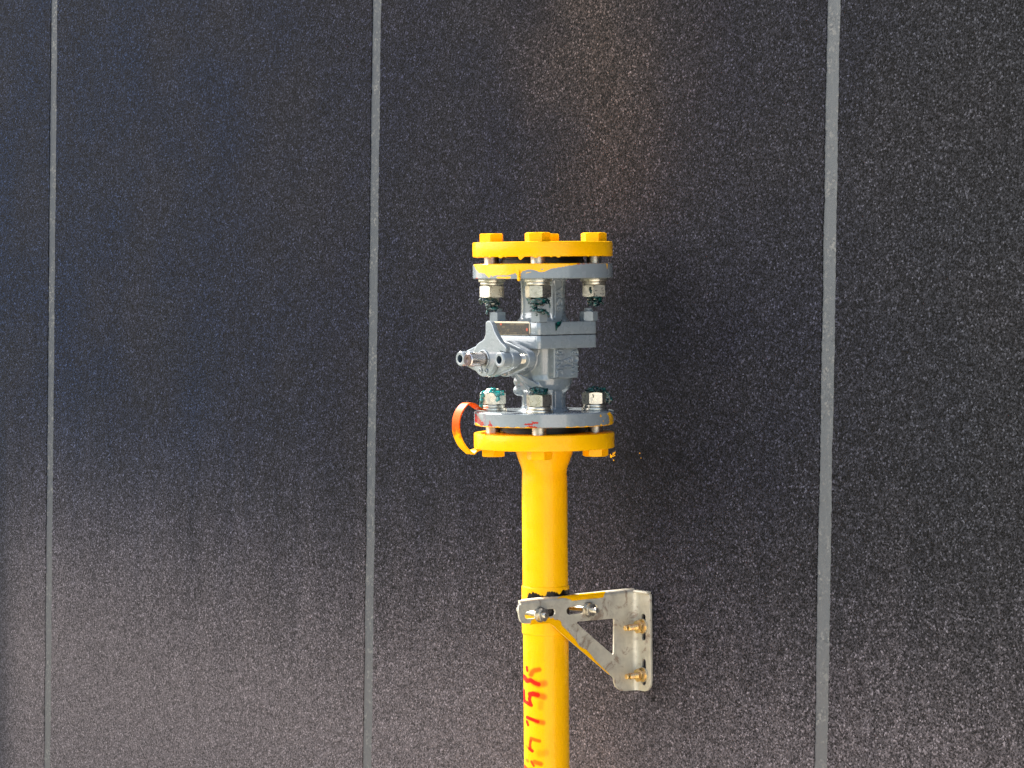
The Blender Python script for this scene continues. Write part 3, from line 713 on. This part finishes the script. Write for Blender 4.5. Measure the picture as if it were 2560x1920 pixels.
A0 = -45     # assembly angles: 225 left, -45 front, 45 right, 135 rear
bolt(225, 'up', 'left bolt of the top joint, green sealant hanging below its pale nut', 99, 95, goo_up_l)
bolt(-45, 'up', 'front bolt of the top joint, wide pale nut with dark green sealant smeared beneath', 72, 72, goo_up_c)
bolt(45, 'up', 'right bolt of the top joint, nut below with a green smear across its left half', 95, 70, goo_up_r)
bolt(135, 'up', 'rear bolt of the top joint, only its yellow head peeping out behind the front head', 80, 80)
bolt(225, 'lo', 'left bolt of the bottom joint, bright nut topped with turquoise sealant beside the orange strap', 60, 90, goo_lo_l)
bolt(-45, 'lo', 'front bolt of the bottom joint, nut before the grey neck with dark sealant', 76, 70, goo_lo_c)
bolt(45, 'lo', 'right bolt of the bottom joint, nut with loose green strands hanging at its right', 58, 62, goo_lo_r)
bolt(135, 'lo', 'rear bolt of the bottom joint hidden behind the grey valve neck', 80, 80)

# flake of sealant on the bonnet plate
bm = nb()
pts = [(0, 0), (3.5, 1.6), (7.5, 2.0), (9.5, 4.2), (8.5, 0), (7, -2.5), (3.5, -4.6), (1.0, -8.4), (.4, -3.8)]
fl = thing('sealant_flake', 'dark green curled flake of sealant stuck on the grey bonnet plate', 'sealant', (40.8, -19, Z(1399)))
curve_mesh(bm, [pts], .9, frame((42.3, -19, Z(1400)), (0, 1, 0), (0, 0, 1)) @ Matrix.Rotation(R(0), 4, 'Y'), .3)
obj('flake', bm, M['green'], fl, smooth=50)

# ---- bonding strap
bs = thing('bonding_strap', 'curved flat metal strap, orange above and yellow below, bridging the bottom joint', 'strap', (-39, -45, Z(1290)))
path = [(30, 1307.0), (42, 1307.2), (54, 1307.6), (60, 1309.6), (66, 1313.4), (71, 1315.0), (76, 1314.4), (81, 1311.0), (85.5, 1305.5), (88.3, 1298.5), (89, 1291), (88, 1283.5), (85, 1276), (80.5, 1269.5), (75, 1264.6), (69.5, 1261.0), (66, 1263.4), (60, 1264.9), (50, 1265.2), (36, 1265.2)]
def cr(P, n=6):
    out = []
    for i in range(len(P)-1):
        p0, p1, p2, p3 = P[max(i-1, 0)], P[i], P[i+1], P[min(i+2, len(P)-1)]
        for k in range(n):
            t = k/n
            out.append(tuple(.5*(2*b_+(c_-a)*t+(2*a-5*b_+4*c_-d)*t*t+(3*b_-a-3*c_+d)*t**3) for a, b_, c_, d in zip(p0, p1, p2, p3)))
    out.append(P[-1]); return out
pp = cr(path); bm = nb(); rows = []
for i, (nn_, zz) in enumerate(pp):
    a = pp[max(i-1, 0)]; b_ = pp[min(i+1, len(pp)-1)]; d = Vector((b_[0]-a[0], b_[1]-a[1])).normalized(); no = Vector((-d.y, d.x))*-.75
    jj = .25*noise.noise(Vector((nn_*.1, zz*.1, 0)))
    w0, w1 = -45.6+jj*2, -33.4-jj*2
    rows.append([bm.verts.new((w0, -nn_-no.x*1, Z(zz)+no.y)), bm.verts.new((w1, -nn_-no.x*1, Z(zz)+no.y)), bm.verts.new((w1, -nn_+no.x, Z(zz)-no.y)), bm.verts.new((w0, -nn_+no.x, Z(zz)-no.y))])
for a, b_ in zip(rows[:-1], rows[1:]):
    for i in range(4): bm.faces.new((a[i], a[(i+1) % 4], b_[(i+1) % 4], b_[i]))
bm.faces.new(rows[0]); bm.faces.new(rows[-1][::-1]); bmesh.ops.recalc_face_normals(bm, faces=bm.faces)
obj('strap', bm, M['strap'], bs, smooth=50)

# ---- pipe clamp
pc = thing('pipe_clamp', 'yellow painted band clamp with a bright U bolt holding the pipe to the bracket', 'clamp', (0, 0, Z(1066)))
bm = nb(); pr = [(24.2, Z(1066)), (25.2, Z(1066.4)), (25.6, Z(1067.2))]+[(25.6, Z(1068+.7*i)) for i in range(69)]+[(25.6, Z(1116.8)), (25.2, Z(1117.6)), (24.2, Z(1118))]
lathe(bm, pr, seg=420, caps=False)
band = obj('band', bm, M['yellow_clamp'], pc, label='painted band with black rubber showing where the paint peeled')
BK = [(540, 585), (570, 490), (600, 430), (635, 428), (680, 440), (680, 375), (730, 410), (780, 430), (830, 450), (900, 490), (980, 515), (1030, 510), (1050, 450), (1085, 385), (1110, 408), (1230, 398), (1320, 430), (1340, 460), (1410, 455), (1410, 380), (1500, 345), (1540, 362), (1600, 345), (1640, 345), (1640, 620), (540, 640)]
def band_paint(co):
    s, f_ = front_u(co); z = co[:, 2]+1066
    sag = (1-np.clip(f_, 0, 26)/26)*80
    X = (1362+s*2.352-1260)*10.055; Y = (1471.5+(1117.3-z)*2.33-1440)*10.055-sag
    Xw = X+wob(X, Y, 7, .045, 1.)+wob(X, Y, 3, .2, 4.); Yw = Y+wob(Y, X, 8, .05, 2.)+wob(X, Y, 4, .17, 3.)
    v = (inpoly(BK, Xw, Yw) | ((z > 1084) & (z < 1108) & (co[:, 0] > 17))) & (f_ > -3)
    return v*1., v*0.
set_paint(band, band_paint)
bm = nb(); zu = Z(1091.5); RU = 31
pts = [(33+2, -RU, zu), (20, -RU, zu), (0, -RU, zu)]
pts = [(37, -33, zu), (20, -32, zu)]+[(-(28.9)*math.sin(R(a))*1.0+0, -(28.9)*math.cos(R(a))*1.0, zu) for a in range(0, 181, 12)]+[(20, 33, zu), (41, 34, zu)]
tube(bm, pts, 3.0, 18); ub = obj('u_bolt', bm, M['zinc'], pc)
for yy, ext in ((-33, 0), (34, 5)):
    bm = nb(); disc(bm, 8.2, 0, 1.4, (30.1, yy, zu), .3, 'x', 40); obj('washer', bm, M['zinc'], pc)
    bm = nb(); hexa(bm, 7.4, 5.6, R(15), (31.6, yy, zu), 'x'); obj('nut', bm, M['zinc'], pc)
    bm = nb(); thread(bm, 3.1, 0, 4.2+ext, (36.8, yy, zu), 'x', 1.0, .35); obj('thread_end', bm, M['zinc'], pc)

# ---- wall bracket
wb = thing('wall_bracket', 'galvanised steel angle bracket with a triangular cut-out tying the pipe to the wall', 'bracket', (30, 100, Z(997)))
bm = nb()
zz = lambda z: Z(z)
OUT = [(-97, 1104), (-97, 997.6), (-87, 997.9), (-81, 998.8), (-76.5, 1001.2), (-73, 1004.5), (-71.4, 1008.5), (-70.9, 1012.5), (-69, 1015.2), (-63.7, 1018.6), (-26.2, 1046.8), (-4.5, 1063.2), (14.5, 1078.3), (19, 1081.2), (24, 1082), (50, 1083.2), (56, 1084), (59, 1086), (61, 1090), (62, 1096), (62, 1100), (61.3, 1104)]
TRI = [(-18.5, 1078), (-19.6, 1079.4), (-21.5, 1079.6), (-69.5, 1078.6), (-71.2, 1077.8), (-71.8, 1076), (-71.0, 1041.2), (-70, 1039.6), (-68.4, 1039.9), (-45, 1057.5)]
PF = frame((28.9, 0, 0), (0, -1, 0), (0, 0, 1))       # outline (n, z): n = -y
curve_mesh(bm, [[(a, Z(b_)) for a, b_ in OUT], [(a, Z(b_)) for a, b_ in TRI], [(a, Z(b_)) for a, b_ in slot(32.5, 1092.2, 42, 7.9)], [(a, Z(b_)) for a, b_ in slot(-26, 1092, 43.5, 7.9)]], 2.2, PF @ Matrix.Diagonal((1, 1, -1, 1)), .35)
for v in bm.verts: pass
# wall leg (faces -y) with two vertical slots
FO = [(36, 997.5), (43, 997.3), (47, 998.6), (50.5, 1001.5), (52.6, 1005), (53.1, 1009.5), (53.1, 1101), (52.4, 1104), (36, 1104.5)]
FF = frame((0, 104.8, 0), (1, 0, 0), (0, 0, 1))
curve_mesh(bm, [[(a, Z(b_)) for a, b_ in FO], [(a, Z(b_)) for a, b_ in slot(42, 1067.5, 29, 6.8, True)], [(a, Z(b_)) for a, b_ in slot(42, 1018.5, 29, 6.8, True)]], 3.2, FF, .35)
# concave bend between plate and wall leg
def arcsheet(bm, c, r0, r1, a0, a1, lo, hi, plane):
    n = 8; P = []
    for i in range(n+1):
        a = R(a0+(a1-a0)*i/n); row = []
        for r_, h in ((r0, lo), (r1, lo), (r1, hi), (r0, hi)):
            u, v_ = c[0]+r_*math.cos(a), c[1]+r_*math.sin(a)
            row.append(bm.verts.new((u, v_, h) if plane == 'xy' else (u, h, v_)))
        P.append(row)
    fs = []
    for a, b_ in zip(P[:-1], P[1:]):
        for i in range(4): fs.append(bm.faces.new((a[i], a[(i+1) % 4], b_[(i+1) % 4], b_[i])))
    fs += [bm.faces.new(P[0]), bm.faces.new(P[-1][::-1])]
    bmesh.ops.recalc_face_normals(bm, faces=fs)
arcsheet(bm, (36.4, 96.8), 6.4, 9.6, 180, 90, Z(997.6), Z(1104.2), 'xy')
# folded top lip
arcsheet(bm, (25.4, Z(1103.6)), 1.4, 4.6, 0, 90, -58.8, 103.5, 'xz')
box(bm, 19, 25.6, -50, 106, Z(1105.0), Z(1108.2), bev=.5)
box(bm, 29, 52, 99.5, 106.2, Z(1104.1), Z(1107.2), bev=1.1)
obj('bracket_plate', bm, M['bracket'], wb, smooth=40)
# brushed yellow paint lying on the plate
PA = [(57, 1083), (46.8, 1081.0), (44.7, 1086.6), (40, 1087.6), (36.2, 1087.4), (30, 1087.0), (22.4, 1086.9), (20, 1087.6), (18.1, 1085.6), (15.4, 1086.9), (12.8, 1084.2), (8.5, 1083.8), (5, 1082.6), (3.6, 1080.9), (3.1, 1077.6), (-2.3, 1073.0), (-8.8, 1067.2), (-16.4, 1060.3), (-20.8, 1053.6), (-26.8, 1050.2), (-31.7, 1047.9), (-38.3, 1041.8), (-42.7, 1036.8), (-52.6, 1028.2), (-63.9, 1018.8), (-63.7, 1018.0), (-26.2, 1046.2), (-4.5, 1062.6), (14.5, 1077.7), (19, 1080.6), (24, 1081.4), (44, 1082.0)]
PA = PA[1:]
# jitter the brushed edge
P2 = []
for i in range(len(PA)):
    a, b_ = PA[i], PA[(i+1) % len(PA)]
    n = max(1, int(math.hypot(a[0]-b_[0], a[1]-b_[1])/1.2))
    for k in range(n):
        t = k/n; x, y = a[0]+(b_[0]-a[0])*t, a[1]+(b_[1]-a[1])*t
        j = .55 if i < 19 else .12
        P2.append((x+j*noise.noise(Vector((x*.9, y*.9, 2))), y+j*noise.noise(Vector((x*.9, y*.9, 8)))))
bm = nb(); curve_mesh(bm, [[(a, Z(b_)) for a, b_ in P2]], .5, frame((30.15, 0, 0), (0, -1, 0), (0, 0, 1)) @ Matrix.Diagonal((1, 1, -1, 1)), .15)
obj('paint_smear', bm, M['yellow'], wb, smooth=50, label='yellow paint brushed over the lower edge of the plate')
bm = nb(); PB = [(-6, 1103.0), (-62, 1103.4), (-62, 1104.4), (-6, 1104.2)]
rows = []
for i in range(60):
    y = -8+70*i/59; e = 1102.7-1.*abs(noise.noise(Vector((y*.25, 0, 3)))); a1 = 96 if i % 60 > 4 else 70
    top = 30+66*min(1, (i+3)/12)*(.75+.35*noise.noise(Vector((y*.2, 4, 0))))
    en = max(0, 1-i/16, 1-(59-i)/5); lo_ = (top-6)*en
    e = e*(1-min(1, en*3))+1103.6*min(1, en*3)
    row = [bm.verts.new((30.25 if en == 0 else 25.4+4.85*math.cos(R(lo_)), y, Z(e) if en == 0 else Z(1103.6)+4.85*math.sin(R(lo_))-.01))]
    for k in range(7):
        a = R(lo_+(top-lo_)*k/6); row.append(bm.verts.new((25.4+4.85*math.cos(a), y, Z(1103.6)+4.85*math.sin(a))))
    rows.append(row)
for a, b_ in zip(rows[:-1], rows[1:]):
    for k in range(7): bm.faces.new((a[k], a[k+1], b_[k+1], b_[k]))
bmesh.ops.recalc_face_normals(bm, faces=bm.faces)
obj('paint_smear', bm, M['yellow'], wb, smooth=50, label='yellow paint brushed along the folded top edge')

# ---- anchors in the wall leg
for zc, lab, dl in ((1068.5, 'upper golden anchor bolt with nut fixing the bracket to the wall', 0), (1015.5, 'lower golden anchor bolt with nut near the rounded foot of the bracket', -1.5)):
    t = thing('anchor_bolt', lab, 'bolt', (41, 103, Z(zc)), group='anchor bolts of the wall bracket')
    bm = nb(); disc(bm, 8.3, 0, 1.5, (41, 103.1, Z(zc)), .3, '-y', 48); obj('washer', bm, M['zinc'], t)
    bm = nb(); hexa(bm, 7.7, 6.6, R(20), (41, 101.5, Z(zc)), '-y'); lathe(bm, [(7.9, 0), (7.4, 1.2)], (41, 101.6, Z(zc)), '-y', 48); obj('nut', bm, M['brass'], t)
    bm = nb(); thread(bm, 3.5, 0, 13+dl, (41, 94.6, Z(zc)), '-y', 1.1, .4); lathe(bm, [(2.3, 0), (2.3, 2.2)], (41, 82-dl, Z(zc)), '-y', 24); lathe(bm, [(2.9, 0), (3.0, 2.2), (2.5, 2.8)], (41, 80-dl, Z(zc)), '-y', 24); obj('stud', bm, M['brass'], t)

# ---- yellow paint flicked past the right lower bolt onto the cladding
bm = nb(); rn = random.Random(11)
sp_ = thing('paint_splatter', 'small flecks of yellow paint spattered on the black cladding right of the lower flange', 'paint', (0, 0, 0), base=WM)
for i in range(15):
    if i < 13: x = -17+rn.gauss(0, 2.6); z = 153+rn.gauss(0, 3.6)+(x+17)*1.1
    else: x = rn.uniform(18, 48); z = rn.uniform(140, 160)
    a = rn.uniform(.4, 1.3) if i < 13 else rn.uniform(.3, .6)
    P = [(x+a*rn.uniform(.5, 1.2)*math.cos(k*math.pi/3.5), z+a*rn.uniform(.5, 1.6)*math.sin(k*math.pi/3.5)) for k in range(7)]
    f0 = [bm.verts.new((p[0], -.5, p[1])) for p in P]; f1 = [bm.verts.new((p[0], .1, p[1])) for p in P]
    bm.faces.new(f0)
    for k in range(7): bm.faces.new((f0[k], f0[(k+1) % 7], f1[(k+1) % 7], f1[k]))
bmesh.ops.recalc_face_normals(bm, faces=bm.faces)
o_ = obj('flecks', bm, M['yellow'], sp_, smooth=0); o_['kind'] = 'stuff'
